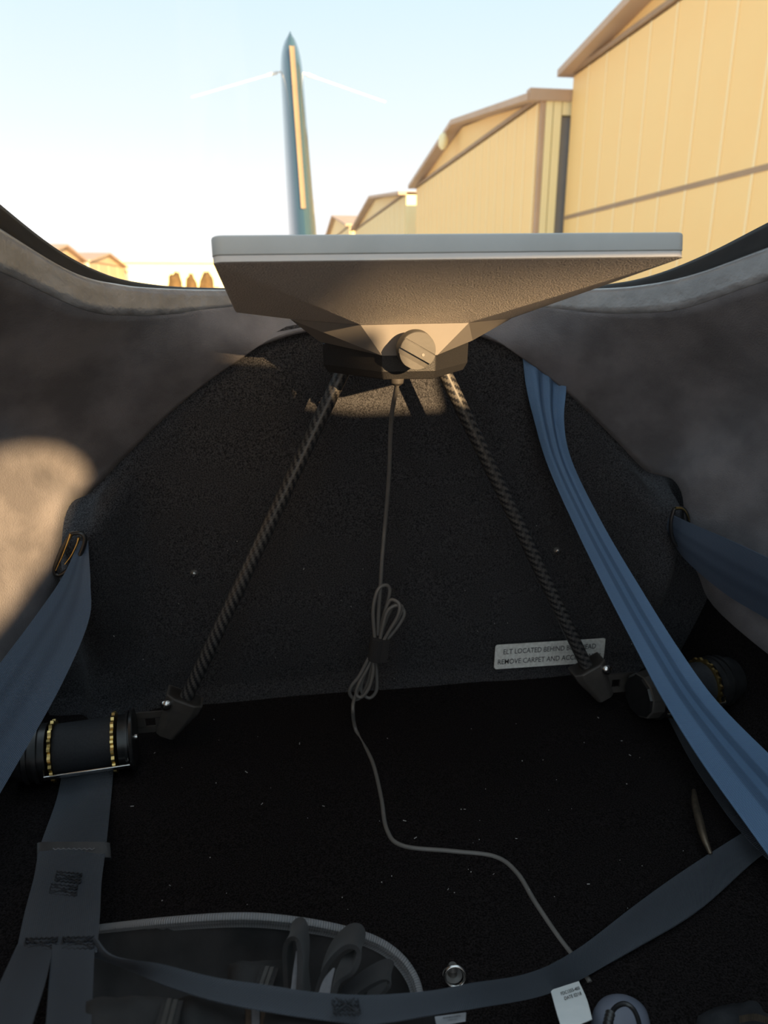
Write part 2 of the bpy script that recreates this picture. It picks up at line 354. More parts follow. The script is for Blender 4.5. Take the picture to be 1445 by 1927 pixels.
# ---- baggage floor in carpet, turned up at the sides
nx, ny = 80, 80; vv = []; ff = []
for j in range(ny):
    for i in range(nx):
        x = -.56 + 1.12 * i / (nx - 1); y = -.75 + 1.56 * j / (ny - 1)
        z = -.470 + .16 * sst(.385, .46, abs(x)) + noise.noise(Vector((x * 8, y * 8, 9))) * 0.002
        vv.append((x, y, z))
for j in range(ny - 1):
    for i in range(nx - 1): a = j * nx + i; ff.append((a, a + 1, a + nx + 1, a + nx))
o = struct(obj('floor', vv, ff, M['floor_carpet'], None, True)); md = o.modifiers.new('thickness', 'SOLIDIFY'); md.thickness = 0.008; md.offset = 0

# ---- window trim: suede-covered band with a rounded lip, black seal, curved acrylic pane
LIPZ = [.002, .002, .002, .003, .006, .016, .040, .078, .125, .155]
SEALZ = [.004, .004, .004, .007, .015, .034, .069, .119, .17, .205]
def full(half, k=0): return [Vector((-x, y, z + k * max(0, x - .285))) for x, y, z in half[:0:-1]] + [Vector(p) for p in half]
def sweep(rows, mat, name, smooth=True, th=None, ks=None):
    n = 140; R = [spl(full(r, ks[i] if ks else .30), n) for i, r in enumerate(rows)]; m = len(R); vv = [R[j][i] for i in range(n) for j in range(m)]
    ff = [(i * m + j, i * m + j + 1, (i + 1) * m + j + 1, (i + 1) * m + j) for i in range(n - 1) for j in range(m - 1)]
    o = obj(name, vv, ff, mat, None, smooth)
    if th: md = o.modifiers.new('thickness', 'SOLIDIFY'); md.thickness = th; md.offset = 0
    return o
def outw(i, d):   # point of the rim pushed outwards in plan by d
    x, y, z = TOP[i]; a = TOP[max(i - 1, 0)]; b = TOP[min(i + 1, len(TOP) - 1)]
    t = Vector((b[0] - a[0], b[1] - a[1], 0)).normalized(); nn = Vector((-t.y, t.x, 0))
    if i == 0: nn = Vector((0, 1, 0))
    if nn.dot(Vector((x, y - 0.2, 0))) < 0: nn = -nn
    return x + nn.x * d, y + nn.y * d
rows = []
for d, fz in ((0.004, -0.06), (-0.0015, -0.02), (0.0, 0.25), (0.002, 0.62), (0.003, 0.80), (0.0055, 0.93), (0.009, 1.0), (0.013, 0.97), (0.017, 0.85)):
    r = []
    for i in range(len(TOP)):
        x, y = outw(i, d); zb = TOP[i][2]; zt = LIPZ[i]; r.append((max(x, 0), y, zb + (zt - zb) * fz))
    rows.append(r)
struct(sweep(rows, M['trim'], 'trim_1', th=0.0012, ks=[.12 + .18 * max(0, q) for q in (-.06, -.02, .25, .62, .8, .93, 1, .97, .85)]))
rows = []
for d, g in ((0.012, 0), (0.016, 0.35), (0.022, 0.8), (0.027, 1.0), (0.031, 0.9)):
    r = []
    for i in range(len(TOP)):
        x, y = outw(i, d); z0 = LIPZ[i] - 0.003; r.append((max(x, 0), y, z0 + (SEALZ[i] - z0) * g))
    rows.append(r)
struct(sweep(rows, M['rubber'], 'trim_2', th=0.0012))
rows = []
for k in range(9):
    u = k / 8; r = []
    for i in range(len(TOP)):
        x, y = outw(i, 0.027); ang = u * math.radians(88)
        z = SEALZ[i] - 0.002 + 0.50 * math.sin(ang); sc_ = 1 - 0.45 * (1 - math.cos(ang))
        r.append((max(x, 0) * sc_, y if y < .15 else .15 + (y - .15) * (1 - 0.55 * (1 - math.cos(ang))), z))
    rows.append(r)
struct(sweep(rows, M['glass'], 'window_1'))

# ---- unseen starboard side and roof, added to block sun; openings shaped by sun patches
def sun_to_side(p, X=0.5): return p + TOSUN * ((X - p.x) / TOSUN.x)
def hit(px, py, s):
    r = WALL[s].ray_cast(CAM, ray(px, py).normalized()); return r[0] if r[0] is not None else at(px, py, .70)
sun_cut_a = [sun_to_side(hit(max(px, 2), py, -1)) for px, py in ((2, 852), (60, 842), (110, 846), (150, 868), (165, 895), (138, 932), (115, 985), (92, 1045), (50, 1100), (2, 1165))]
a0 = sun_cut_a[0]; a1 = sun_cut_a[-1]
sun_cut_a = sun_cut_a + [a1 + Vector((0, -0.5, -0.02)), a0 + Vector((0, -0.5, 0.02))]
sun_cut_b = [sun_to_side(Vector(p)) for p in ((-.06, .4536, .0110), (.165, .4536, .0205), (.10, .69, -.105), (.005, .69, -.105), (-.022, .602, -.075), (-.028, .602, -.05), (-.028, .595, -.03))]
SUN_CUTS = [sun_cut_a, sun_cut_b]  # cutouts traced along the sun from the wanted lit areas
cu = bpy.data.curves.new('side', 'CURVE'); cu.dimensions = '2D'; cu.fill_mode = 'BOTH'
def poly2(pts):
    s_ = cu.splines.new('POLY'); s_.points.add(len(pts) - 1)
    for q, (a, b) in zip(s_.points, pts): q.co = (a, b, 0, 1)
    s_.use_cyclic_u = True
poly2([(-4.2, -.55), (.95, -.55), (.95, -.05), (.60, .0), (.32, .10), (.30, .24), (-.38, .30), (-.45, .70), (-4.2, .70)])
for op in SUN_CUTS: poly2([(p.y, p.z) for p in op])
tmp = bpy.data.objects.new('side', cu); C.objects.link(tmp)
me = bpy.data.meshes.new_from_object(tmp.evaluated_get(bpy.context.evaluated_depsgraph_get())); bpy.data.objects.remove(tmp)
vv = [(0.5, q.co.x, q.co.y) for q in me.vertices]
o = struct(obj('wall_sun_mask', vv, [tuple(p.vertices) for p in me.polygons], M['shell']))  # added sun mask, out of view
vv = []; ff = []
for i in range(9):
    a = math.radians(90) * i / 8; x = .30 + .2 * math.sin(a); z = .70 + .10 * math.cos(a)
    vv += [(x, -4.2, z), (x, -.45, z)]
for i in range(8): ff.append((2 * i, 2 * i + 1, 2 * i + 3, 2 * i + 2))
struct(obj('ceiling_sun_block', vv, ff, M['shell'], None, True))  # unseen roof strip added to keep the sun out

# ================================================================== SATELLITE DISH ON ITS MOUNT
DW, DD = .2985, .259
tilt, roll = math.radians(-7.7), math.radians(-1.0)
DR = Matrix.Rotation(tilt, 3, 'X') @ Matrix.Rotation(roll, 3, 'Y'); DO = Vector((0.0, .4536, .019))
def dl(x, y, z): return DR @ Vector((x, y, z)) + DO
def rrect(x0, x1, y0, y1, r, n=6):
    P = []
    for cx_, cy_, a0_ in ((x1 - r, y0 + r, -90), (x1 - r, y1 - r, 0), (x0 + r, y1 - r, 90), (x0 + r, y0 + r, 180)):
        for i in range(n + 1):
            a = math.radians(a0_ + 90 * i / n); P.append((cx_ + r * math.cos(a), cy_ + r * math.sin(a)))
    return P
def dring(ins, z, r=.007): return [dl(x, y, z) for x, y in rrect(-DW / 2 + ins, DW / 2 - ins, ins, DD - ins, max(r - ins, .001))]
dish = empty('satellite_dish', dl(0, DD / 2, -.016), 'flat grey satellite internet dish lying face up on two-legged carbon stand', 'dish')
v, f = loft([dring(.0006, .0042), dring(0, .0048), dring(0, .0140), dring(.0004, .0150), dring(.0014, .0156)]); obj('face_panel', v, f, M['dish_grey'], dish, True, None, 35)
v, f = loft([dring(.0016, 0), dring(.0003, .0006), dring(.0003, .0040), dring(.001, .0042)]); obj('white_edge_strip', v, f, M['dish_white'], dish, True, None, 35)
AP = [(-.045, .595, -.0252), (.045, .595, -.0240), (.1, .65, -.0225), (.045, .695, -.030), (-.045, .695, -.030), (-.1, .65, -.0222)]
AP = [Vector(p) for p in AP]; e = .0014
cor = [dl(-DW / 2 + e, e, 0), dl(DW / 2 - e, e, 0), dl(DW / 2 - e, DD - e, 0), dl(-DW / 2 + e, DD - e, 0)]
v = cor + AP
f = [(0, 1, 5, 4), (1, 2, 6), (1, 6, 5), (2, 3, 8, 7), (2, 7, 6), (3, 0, 9), (0, 4, 9), (3, 9, 8), (4, 5, 6, 7, 8, 9), (3, 2, 1, 0)]
obj('back_shell', v, f, M['dish_back'], dish)

mount = empty('dish_mount', (0, .69, -.468), 'black carbon fibre stand with two splayed legs under the dish', 'stand')
BP = [Vector(p) for p in ((-.0265, .602, -.0505), (.0205, .602, -.0505), (.071, .675, -.0435), (.03, .735, -.045), (-.03, .735, -.045), (-.074, .675, -.0430))]
v, f = loft([[p + Vector((0, 0, -.0002)) for p in AP], BP]); obj('adapter_plate', v, f, M['adapter'], mount)
def hubring(s, z0, dz=0):
    c = Vector((0, .67, 0)); P = [(-.0262, .605), (.0200, .605), (.068, .678), (.03, .738), (-.03, .738), (-.071, .678)]
    return [Vector((x * s, .67 + (y - .67) * s, z0)) for x, y in P]
v, f = loft([hubring(1.0, -.0448), hubring(1.0, -.0448 - .001), hubring(.995, -.064), hubring(.93, -.0712)]); hub = obj('hub_block', v, f, M['hub'], mount)
md = hub.modifiers.new('round', 'BEVEL'); md.width = .0012; md.segments = 2
# knob
KC = at(785, 660, .575); KA = Vector((0.02, -1, -0.10)).normalized()
v, f = lathe(KC, -KA, [(-.0005, .0140), (0, .0150), (.009, .0156), (.0095, .0150)], 48); knob = obj('clamp_knob', v, f, M['knob'], mount, True, None, 30)
v, f = lathe(KC, -KA, [(.009, .007), (.03, .007)], 20); obj('knob_shaft', v, f, M['knob'], knob, True, None, 30)
kx = Vector((1, 0, 0)); kx = (kx - KA * kx.dot(KA)).normalized(); ky = KA.cross(kx) * -1
if ky.z < 0: ky = -ky
a = math.radians(-29); gx = kx * math.cos(a) + ky * math.sin(a); gy = -kx * math.sin(a) + ky * math.cos(a)
# grip: two raised circle segments leave a slot below the bar, as on the real knob
def kseg(lo, hi, h, name):
    P = []; R = .0149
    n = 14; xs = [lo + (hi - lo) * i / n for i in range(n + 1)]
    P = [(math.sqrt(max(R * R - t * t, 0)), t) for t in xs] + [(-math.sqrt(max(R * R - t * t, 0)), t) for t in xs[::-1]]
    rings = [[KC + gx * x * q + gy * ((lo + hi) / 2 + (t - (lo + hi) / 2) * q) + KA * hh for x, t in P] for hh, q in ((0, 1), (h - .0004, 1), (h, .975))]
    v, f = loft(rings); return obj(name, v, f, M['knob'], knob)
kseg(.0042, .0146, .0012, 'knob_rim_upper'); kseg(-.0040, .0036, .0034, 'grip_bar'); kseg(-.0146, -.0085, .0014, 'knob_rim_lower')
v, f = lathe(KC + gx * .0050 - gy * .0004 + KA * .0034, KA, [(0, .0013), (.0004, .0012)], 16); obj('dot_mark', v, f, M['adapter'], knob)
v, f = lathe(V(-.012, .612, -.0705), V(0, 0, -1), [(0, .006), (.004, .0055), (.006, .003)], 16); obj('cable_gland', v, f, M['bracket'], mount, True, None, 30)
# carbon legs with their foot brackets
for s in (-1, 1):
    a = Vector((s * .046, .703, -.066)); b = Vector((s * .2275, .6885, -.418))
    v, f, uv = tube([a.lerp(b, i / 20) for i in range(21)], .0071, 20); leg = obj('carbon_leg', v, f, M['carbon'], mount, True, uv, 50)
    d = (b - a).normalized(); sx_ = V(s, 0, 0); sx_ = (sx_ - d * sx_.dot(d)).normalized(); fy = V(0, -1, 0); fy = (fy - d * fy.dot(d)).normalized()
    def ring(t, w0, w1, dp, th=0): # outline of the cup at distance t below the tube end, w0 inner side, w1 outer side
        c = b + d * t
        P = [(-w0, -dp), (-w0, dp * .6), (-w0 * .6, dp), (w1 * .6, dp), (w1, dp * .6), (w1, -dp)]
        return [c + sx_ * x + fy * y for x, y in P]
    outer = [ring(-.012, .019, .021, .0135), ring(.0, .018, .018, .013), ring(.015, .013, .0155, .0115), ring(.036, .007, .0135, .009)]
    inner = [ring(.032, .005, .0115, .007), ring(.0, .016, .016, .011), ring(-.012, .0175, .0195, .0118)]
    v, f = loft(outer + inner); br = obj('foot_bracket', v, f, M['bracket'], mount)
    md = br.modifiers.new('round', 'BEVEL'); md.width = .0014; md.segments = 2
    bc = b + sx_ * .0165 + d * (-.003) + fy * .0128
    v, f = lathe(bc, fy, [(0, .0062), (.0016, .0060), (.0036, .0045), (.0046, .0022)], 20); bolt = obj('bolt', v, f, M['steel'], br, True, None, 40)
    v, f = lathe(bc + fy * .0042, fy, [(0, .0021), (.0009, .0020)], 6); obj('hex_socket', v, f, M['black_metal'], bolt)
    # link plate towards the reel, with its slotted hole
    pc = V(s * .262, .6905, -.4345)
    lp = MB(); lp.add(*obox(pc + V(0, 0, .0085), V(.020, 0, 0), V(0, .0012, 0), V(0, 0, .0035))); lp.add(*obox(pc + V(0, 0, -.0085), V(.020, 0, 0), V(0, .0012, 0), V(0, 0, .0035)))
    lp.add(*obox(pc + V(s * -.013, 0, 0), V(.007, 0, 0), V(0, .0012, 0), V(0, 0, .0055))); lp.add(*obox(pc + V(s * .013, 0, 0), V(.009, 0, 0), V(0, .0012, 0), V(0, 0, .0055)))
    lp.build('link_plate', M['bracket'], br)

# ================================================================== BELT REELS
def reel(s, c, axis, label):
    R = empty('inertia_reel', (c.x, c.y, -.468), label, 'belt reel', 'seat belt inertia reels')
    ax = Vector(axis).normalized()          # points inboard
    up = V(0, 0, 1); fr = ax.cross(up); fr = fr if fr.y < 0 else -fr
    v, f = lathe(c, ax, [(-.0268, .0250), (-.0266, .0252), (.0266, .0252), (.0268, .0250)], 40); obj('webbing_roll', v, f, M['navy_roll'], R, True, None, 40)
    for h in (-.0300, .0270):
        v, f = lathe(c, ax, [(h, .0300), (h + .003, .0300)], 80, None, lambda j: 1.0 if (j % 4) < 2 else .93); obj('ratchet_wheel', v, f, M['brass'], R)
    v, f = lathe(c, ax, [(.033, .0262), (.040, .0262), (.040, .0290), (.0425, .0290), (.0425, .0262), (.0435, .0262)], 48); obj('inner_flange', v, f, M['black_metal'], R, True, None, 30)
    if s < 0:
        v, f = lathe(c, ax, [(.0440, .0298), (.0465, .0305), (.0475, .0298)], 48); cap = obj('end_disc', v, f, M['black_metal'], R, True, None, 30)
        v, f = lathe(c + ax * .0475 + up * .002, ax, [(0, .0042), (.0022, .0036), (.003, .0015)], 18); obj('bolt', v, f, M['steel'], cap, True, None, 40)
    else:
        v, f = lathe(c, ax, [(.0440, .0270), (.0580, .0255), (.0590, .0240)], 11); cap = obj('end_cap', v, f, M['grey_metal'], R, True, None, 20)
        v, f = lathe(c, ax, [(.0590, .0240), (.0615, .0225)], 11); obj('cap_face', v, f, M['black_metal'], cap)
    v, f = lathe(c, ax, [(-.0330, .0275), (-.040, .0275), (-.040, .0298), (-.044, .0298), (-.044, .0268), (-.049, .0268), (-.049, .0292), (-.053, .0292), (-.056, .0250), (-.068, .0245)], 48); obj('spring_housing', v, f, M['black_metal'], R, True, None, 30)
    g0 = c + fr * .030 - up * .0095; a = g0 - ax * .034; b = g0 + ax * .043
    mb = MB(); mb.add(*obox((a + b) / 2, ax * .0395, (fr * .4 + up).normalized() * .0024, (fr - up * .4).normalized() * .0011))
    gb = mb.build('guide_bar', M['steel'], R); md = gb.modifiers.new('round', 'BEVEL'); md.width = .0008; md.segments = 2
    for q, h in ((a, -.036), (b, .041)):
        mtube('bail_wire', [q, q + up * .008 - fr * .001, c + ax * h + fr * .027 - up * .012, c + ax * h + fr * .02], .0009, M['steel'], R, 8)
    return R
M['navy_roll'] = mat('navy_webbing_roll', (0.008, 0.009, 0.012), 0.7, col2=(0.014, 0.016, 0.020), nscale=500, bump=0.5, bscale=900, bdist=0.0004)
RL = V(-.3185, .655, -.4335); RR = V(.332, .668, -.4335)
reel(-1, RL, (1, 0.10, 0), 'belt reel with black end disc and chrome bar above the sewn harness webbing')
reel(1, RR, (-1, -0.16, 0), 'belt reel with faceted grey end cap crossed by the bright blue strap')

# ================================================================== STRAPS
def PL(*q):
    r = []
    for px, py, Y in q:
        p = at(px, py, Y); r.append(p if p.z > -.461 else onz(px, py, -.461))
    return r
# bright blue strap from the roof edge of the bulkhead, crossing the frame
bs = empty('shoulder_strap', at(1420, 1560, .40), 'bright blue seat belt strap running from bulkhead top across the faceted reel', 'strap', 'loose blue seat belt straps')
def fold(u, t): return 0.004 * sst(.03, .12, t) * (1 - sst(.05, .45, t)) * math.cos(u * math.pi * 5) + 0.0012 * math.cos(u * 9)
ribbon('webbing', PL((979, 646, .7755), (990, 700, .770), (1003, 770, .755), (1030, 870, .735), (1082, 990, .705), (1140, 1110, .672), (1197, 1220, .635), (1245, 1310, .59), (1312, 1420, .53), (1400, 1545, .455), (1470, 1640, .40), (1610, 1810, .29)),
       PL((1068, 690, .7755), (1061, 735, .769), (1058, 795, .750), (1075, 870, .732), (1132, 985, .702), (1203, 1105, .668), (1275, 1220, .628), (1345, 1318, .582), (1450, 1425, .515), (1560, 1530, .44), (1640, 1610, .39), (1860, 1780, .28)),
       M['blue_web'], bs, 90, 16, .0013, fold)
# slate strap out of the slot beside the sunlit suede
ls = empty('shoulder_strap', at(40, 1400, .47), 'slate blue seat belt strap emerging from slot beside the sunlit suede', 'strap', 'loose blue seat belt straps')
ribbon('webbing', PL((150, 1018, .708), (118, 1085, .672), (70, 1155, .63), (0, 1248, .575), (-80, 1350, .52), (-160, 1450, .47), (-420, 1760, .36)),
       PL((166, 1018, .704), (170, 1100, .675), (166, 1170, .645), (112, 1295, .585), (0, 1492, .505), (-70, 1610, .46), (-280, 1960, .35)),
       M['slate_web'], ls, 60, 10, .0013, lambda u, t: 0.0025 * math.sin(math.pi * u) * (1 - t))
rs = empty('shoulder_strap', at(1430, 1110, .60), 'dark navy seat belt strap leaving slot with brass edge in shaded suede', 'strap', 'loose blue seat belt straps')
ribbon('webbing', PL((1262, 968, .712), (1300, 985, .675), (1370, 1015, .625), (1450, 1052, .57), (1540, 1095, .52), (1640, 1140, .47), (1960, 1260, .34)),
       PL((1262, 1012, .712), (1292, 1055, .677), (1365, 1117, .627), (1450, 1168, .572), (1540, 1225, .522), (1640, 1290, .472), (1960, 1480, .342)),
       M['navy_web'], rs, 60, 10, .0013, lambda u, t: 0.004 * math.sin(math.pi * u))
# brass belt guides in the two slots
for ring_, strips, Y, lab in (([(134, 1004), (152, 1004), (160, 1016), (150, 1045), (128, 1072), (112, 1082), (103, 1074), (115, 1040)], ([(134, 1005), (128, 1020), (118, 1045), (105, 1074)], [(149, 1012), (145, 1024), (134, 1046), (122, 1062)]), .697, 'brass-edged belt guide in slot beside the sunlit suede'),
                 ([(1268, 958), (1282, 956), (1291, 964), (1295, 982), (1288, 1010), (1278, 1026), (1266, 1016), (1262, 985)], ([(1271, 956), (1284, 957), (1292, 966), (1297, 981)],), .692, 'brass-edged belt guide around the dark navy strap')):
    G = empty('belt_guide', at(*ring_[4], Y), lab, 'belt guide', 'belt guides in the carpet')
    loop = [at(px, py, Y) for px, py in ring_]; loop = spl(loop + loop[:1], 49)[:-1]
    mtube('guide_frame', loop, .0022, M['black_metal'], G, 8, True)
    for st_ in strips: mtube('brass_edge', spl([at(px, py, Y - .002) for px, py in st_], 16), lambda t: .0006 + .0010 * (1 - t) ** 2, M['brass'], G, 8)

# sewn harness: two reel tails, joined by a cross strap
hs = empty('shoulder_harness', at(110, 1780, .35), 'charcoal sewn harness with cross strap swagged between the two reels', 'harness')
def stitch(name, o, ux, uy, w_, h_, parent, rows=4):
    """box of zigzag thread sewn on webbing: o centre, ux/uy in-plane unit vectors"""
    n = ux.cross(uy).normalized()
    if n.dot(CAM - o) < 0: n = -n
    P = []
    for i in range(rows):
        y = -h_ / 2 + h_ * i / (rows - 1); k = 12
        xs = [-w_ / 2 + w_ * j / k for j in range(k + 1)]
        if i % 2: xs = xs[::-1]
        for j, x in enumerate(xs): P.append(o + ux * x + uy * (y + (.0009 if j % 2 else -.0009)) + n * .0016)
    for q in ((-1, -1), (1, 1), (1, -1), (-1, 1)): P.append(o + ux * (w_ / 2 * q[0]) + uy * (h_ / 2 * q[1]) + n * .0018)
    return mtube(name, P, .00055, M['thread'], parent, 5)
ltl = PL((122, 1425, .668), (107, 1500, .612), (76, 1590, .515), (64, 1650, .46), (46, 1720, .405), (30, 1795, .355))
ltr = PL((216, 1417, .668), (209, 1500, .612), (200, 1590, .515), (191, 1660, .46), (188, 1720, .405), (183, 1790, .355))
ribbon('reel_tail', ltl, ltr, M['black_web'], hs, 50, 8, .0014, lambda u, t: .002 * math.sin(u * 6 + t * 5) * (1 - t))
ribbon('lap_strap', PL((32, 1780, .362), (0, 1850, .315), (-45, 1950, .265)), PL((100, 1780, .362), (85, 1850, .315), (50, 1960, .265)), M['black_web'], hs, 20, 6, .0013)
ribbon('lap_strap', PL((98, 1780, .360), (92, 1850, .32), (84, 1960, .26)), PL((178, 1780, .360), (175, 1850, .32), (170, 1960, .26)), M['black_web'], hs, 20, 6, .0013)
ribbon('cross_strap', PL((178, 1762, .368), (215, 1796, .345), (300, 1815, .318), (400, 1838, .303), (500, 1852, .297), (600, 1868, .293), (700, 1875, .292), (800, 1868, .295), (880, 1851, .303), (1000, 1830, .335), (1080, 1790, .375), (1200, 1702, .435), (1300, 1632, .475), (1400, 1566, .51), (1440, 1540, .52)),
       PL((172, 1798, .362), (228, 1822, .337), (300, 1850, .308), (400, 1884, .292), (500, 1906, .285), (600, 1920, .281), (700, 1926, .280), (800, 1911, .284), (900, 1897, .294), (1010, 1876, .325), (1095, 1842, .360), (1210, 1775, .415), (1320, 1706, .455), (1425, 1615, .50), (1475, 1590, .515)),
       M['black_web'], hs, 100, 8, .0013, lambda u, t: .0015 * math.sin(u * 3 + t * 17))
ribbon('reel_tail', PL((1258, 1352, .642), (1296, 1425, .605), (1338, 1490, .575), (1385, 1555, .55), (1432, 1605, .535), (1470, 1640, .52)),
       PL((1345, 1360, .640), (1390, 1430, .602), (1430, 1490, .57), (1480, 1550, .545), (1520, 1590, .53), (1560, 1620, .515)), M['black_web'], hs, 40, 8, .0013)
# leather keepers round the tails
def keeper(px0, py0, px1, py1, hh, Y, parent):
    a = at(px0, py0, Y); b = at(px1, py1, Y); ux = (b - a).normalized(); L_ = (b - a).length
    dn = (at(px0, py0 + hh, Y - .012) - a); n = ux.cross(dn).normalized()
    if n.dot(CAM - a) < 0: n = -n
    sec = []
    for i in range(24):
        t = 2 * math.pi * i / 24; cx_ = math.cos(t); sy = math.sin(t)
        X = L_ / 2 + (L_ / 2 + .002) * math.copysign(abs(cx_) ** .35, cx_); N = .0032 * math.copysign(abs(sy) ** .6, sy)
        sec.append((X, N))
    o_ = [[a + ux * x + n * z + dn * q for x, z in sec] for q in (0, 1)]
    i_ = [[a + ux * (L_ / 2 + (x - L_ / 2) * .965) + n * z * .6 + dn * q for x, z in sec] for q in (1, 0)]
    v, f = loft(o_ + i_ + [o_[0]], caps=False); k = obj('keeper_loop', v, f, M['leather'], parent, True, None, 40)
    st = [a + ux * (L_ * (.2 + .6 * i / 16)) + dn * (.45 + .1 * (i % 2)) + n * .0036 for i in range(17)]
    mtube('keeper_stitching', st, .0005, M['lining'], k, 5); return k
keeper(74, 1588, 203, 1588, 29, .512, hs); keeper(1328, 1470, 1425, 1455, 24, .577, hs)
def onrib(u, k):
    i = k; a = ltl[i]; b = ltr[i]; ux = (b - a).normalized(); t = (ltl[min(i + 1, 5)] + ltr[min(i + 1, 5)] - ltl[i - 1] - ltr[i - 1]).normalized(); return a.lerp(b, u), ux, t
o_, ux, uy = onrib(.5, 3); stitch('stitching', o_, ux, uy, .018, .016, hs); stitch('stitching', o_ + uy * .022 - ux * .002, ux, uy, .018, .016, hs)
o_, ux, uy = onrib(.28, 5); stitch('stitching', o_ - uy * .008, ux, uy, .018, .016, hs)
o_, ux, uy = onrib(.75, 5); stitch('stitching', o_ - uy * .008, ux, uy, .018, .016, hs)
for px, py, Y, pu, pv in ((650, 1897, .285, (700, 1897), (650, 1920)), (1053, 1832, .357, (1090, 1812), (1062, 1855))):
    o_ = at(px, py, Y); ux = (at(*pu, Y + (.02 if px > 900 else 0)) - o_).normalized(); uy = (at(*pv, Y - .008) - o_); uy = (uy - ux * uy.dot(ux)).normalized()
    stitch('stitching', o_, ux, uy, .014, .012, hs, 5)
# white care tag sewn on the cross strap
q = PL((1036, 1864, .335), (1089, 1847, .345), (1058, 1940, .290), (1114, 1918, .300))
mL = (q[0] + q[2]) / 2 + V(-.0006, -.001, .001); mR = (q[1] + q[3]) / 2 + V(.0006, -.001, .001)
tg = ribbon('data_tag', [q[0], mL, q[2]], [q[1], mR, q[3]], M['paper'], hs, 14, 6, .0005); tg['label'] = 'white printed data tag'
Lc = spl([q[0], mL, q[2]], 41); Rc = spl([q[1], mR, q[3]], 41)
def tagpt(u, v):
    k = max(0, min(39.999, v * 40)); i0 = int(k); l_ = Lc[i0].lerp(Lc[i0 + 1], k - i0); r_ = Rc[i0].lerp(Rc[i0 + 1], k - i0)
    n = (r_ - l_).cross(Lc[i0] - Lc[i0 + 1]).normalized(); n = n if n.dot(CAM - l_) > 0 else -n
    return l_.lerp(r_, u), n
text_on('tag_lettering', 'FDC1555-400', tagpt, M['ink'], tg, .28, .92, .19, .085); text_on('tag_lettering', 'DATE 02/18', tagpt, M['ink'], tg, .34, .90, .33, .085)

# ================================================================== CABLE
cb = empty('power_cable', onz(1075, 1795, -.466), 'thin grey power cable hanging from the dish with a tied coil', 'cable')
YC = .705
def C3(pts, Y=YC): return [at(px, py, Y if len(q) == 2 else q[2]) for q in pts for px, py in [q[:2]]]
hang = [V(-.012, .612, -.0755)] + C3([(736, 790, .655), (732, 890, .685), (725, 980), (719, 1050), (716, 1100), (712, 1160), (711, 1215)])
mtube('cable_run', spl(hang, 70), .0021, M['cable'], cb, 10)
tie = at(710, 1222, YC)
for lp in ([(706, 1210, .700), (702, 1150, .700), (710, 1112, .702), (724, 1101, .704), (733, 1108, .706), (730, 1130, .706), (719, 1170, .705), (712, 1212, .704)],
           [(714, 1208, .698), (720, 1180, .697), (728, 1152, .696), (742, 1140, .696), (756, 1141, .697), (752, 1158, .698), (735, 1185, .699), (716, 1212, .700)],
           [(718, 1212, .696), (732, 1188, .694), (748, 1160, .693), (752, 1140, .694), (745, 1131, .697), (734, 1130, .700), (725, 1150, .701), (716, 1205, .702)],
           [(718, 1214, .700), (740, 1190, .699), (757, 1165, .699), (760, 1150, .700), (750, 1140, .703), (738, 1142, .706), (722, 1180, .707), (714, 1214, .706)],
           [(694, 1238, .700), (676, 1272, .700), (662, 1290, .700), (658, 1305, .701), (668, 1316, .702), (680, 1310, .703), (694, 1280, .703), (702, 1240, .702)],
           [(702, 1240, .697), (702, 1265, .696), (694, 1295, .695), (680, 1312, .696), (670, 1305, .698), (676, 1285, .699), (690, 1260, .700), (700, 1240, .701)],
           [(706, 1240, .704), (709, 1275, .703), (708, 1300, .702), (697, 1313, .702), (686, 1309, .703), (679, 1296, .704), (684, 1275, .704), (698, 1242, .704)]):
    mtube('cable_loop', spl(C3(lp), 44), .0020, M['cable'], cb, 8)
run = C3([(698, 1240, .706), (682, 1280, .706), (668, 1312, .700), (664, 1335, .684)]) + [onz(px, py, -.4655) for px, py in ((670, 1375), (700, 1432), (717, 1500), (728, 1562), (758, 1592), (850, 1602), (930, 1612), (972, 1642), (1008, 1700), (1048, 1760), (1080, 1803), (1110, 1850))]
mtube('cable_run', spl(run, 150), .0021, M['cable'], cb, 10)
# velcro tie
a = at(713, 1199, .700); b = at(707, 1241, .700); d = (b - a); x, y, _ = frame(d)
v, f = lathe(a, d, [(0, .0085), (.0002, .0092), (d.length - .0002, .0092), (d.length, .0085)], 28, (1, 0, 0), lambda j: 1 + .015 * (j % 2)); tb = obj('velcro_tie', v, f, M['velcro'], cb, True, None, 30)
mb = MB(); c_ = (a + b) / 2; mb.add(*obox(c_ + V(.006, -.0085, 0), V(.0045, -.0008, 0), V(0, .0006, 0), d * .5)); mb.build('tie_end', M['velcro'], tb)

# ================================================================== BULKHEAD FITTINGS
pc = [at(926, 1213, 0.7685), at(1135, 1200, 0.7685), at(1142, 1247, 0.7685), at(930, 1258, 0.7685)]
ux = (pc[1] - pc[0]).normalized(); uy = V(0, -1, 0).cross(ux); uy = uy if uy.z > 0 else -uy
W_ = (pc[1] - pc[0]).length; H_ = (pc[0] - pc[3]).dot(uy); mid = (pc[0] + pc[2]) / 2
pl = empty('placard', mid - uy * H_ / 2, 'silver foil placard about the ELT on the black carpet', 'label')
rr = rrect(-W_ / 2, W_ / 2, -H_ / 2, H_ / 2, .0035)
v, f = loft([[mid + ux * x + uy * y + V(0, h, 0) for x, y in rr] for h in (.0012, 0)]); obj('foil_sheet', v, f, M['placard'], pl)
nrm = V(0, -.0004, 0)
text('lettering', 'ELT LOCATED BEHIND BULKHEAD', mid + uy * H_ * .20 + nrm - ux * W_ * .01, ux, uy, .0098, M['ink'], pl, width=W_ * .835)
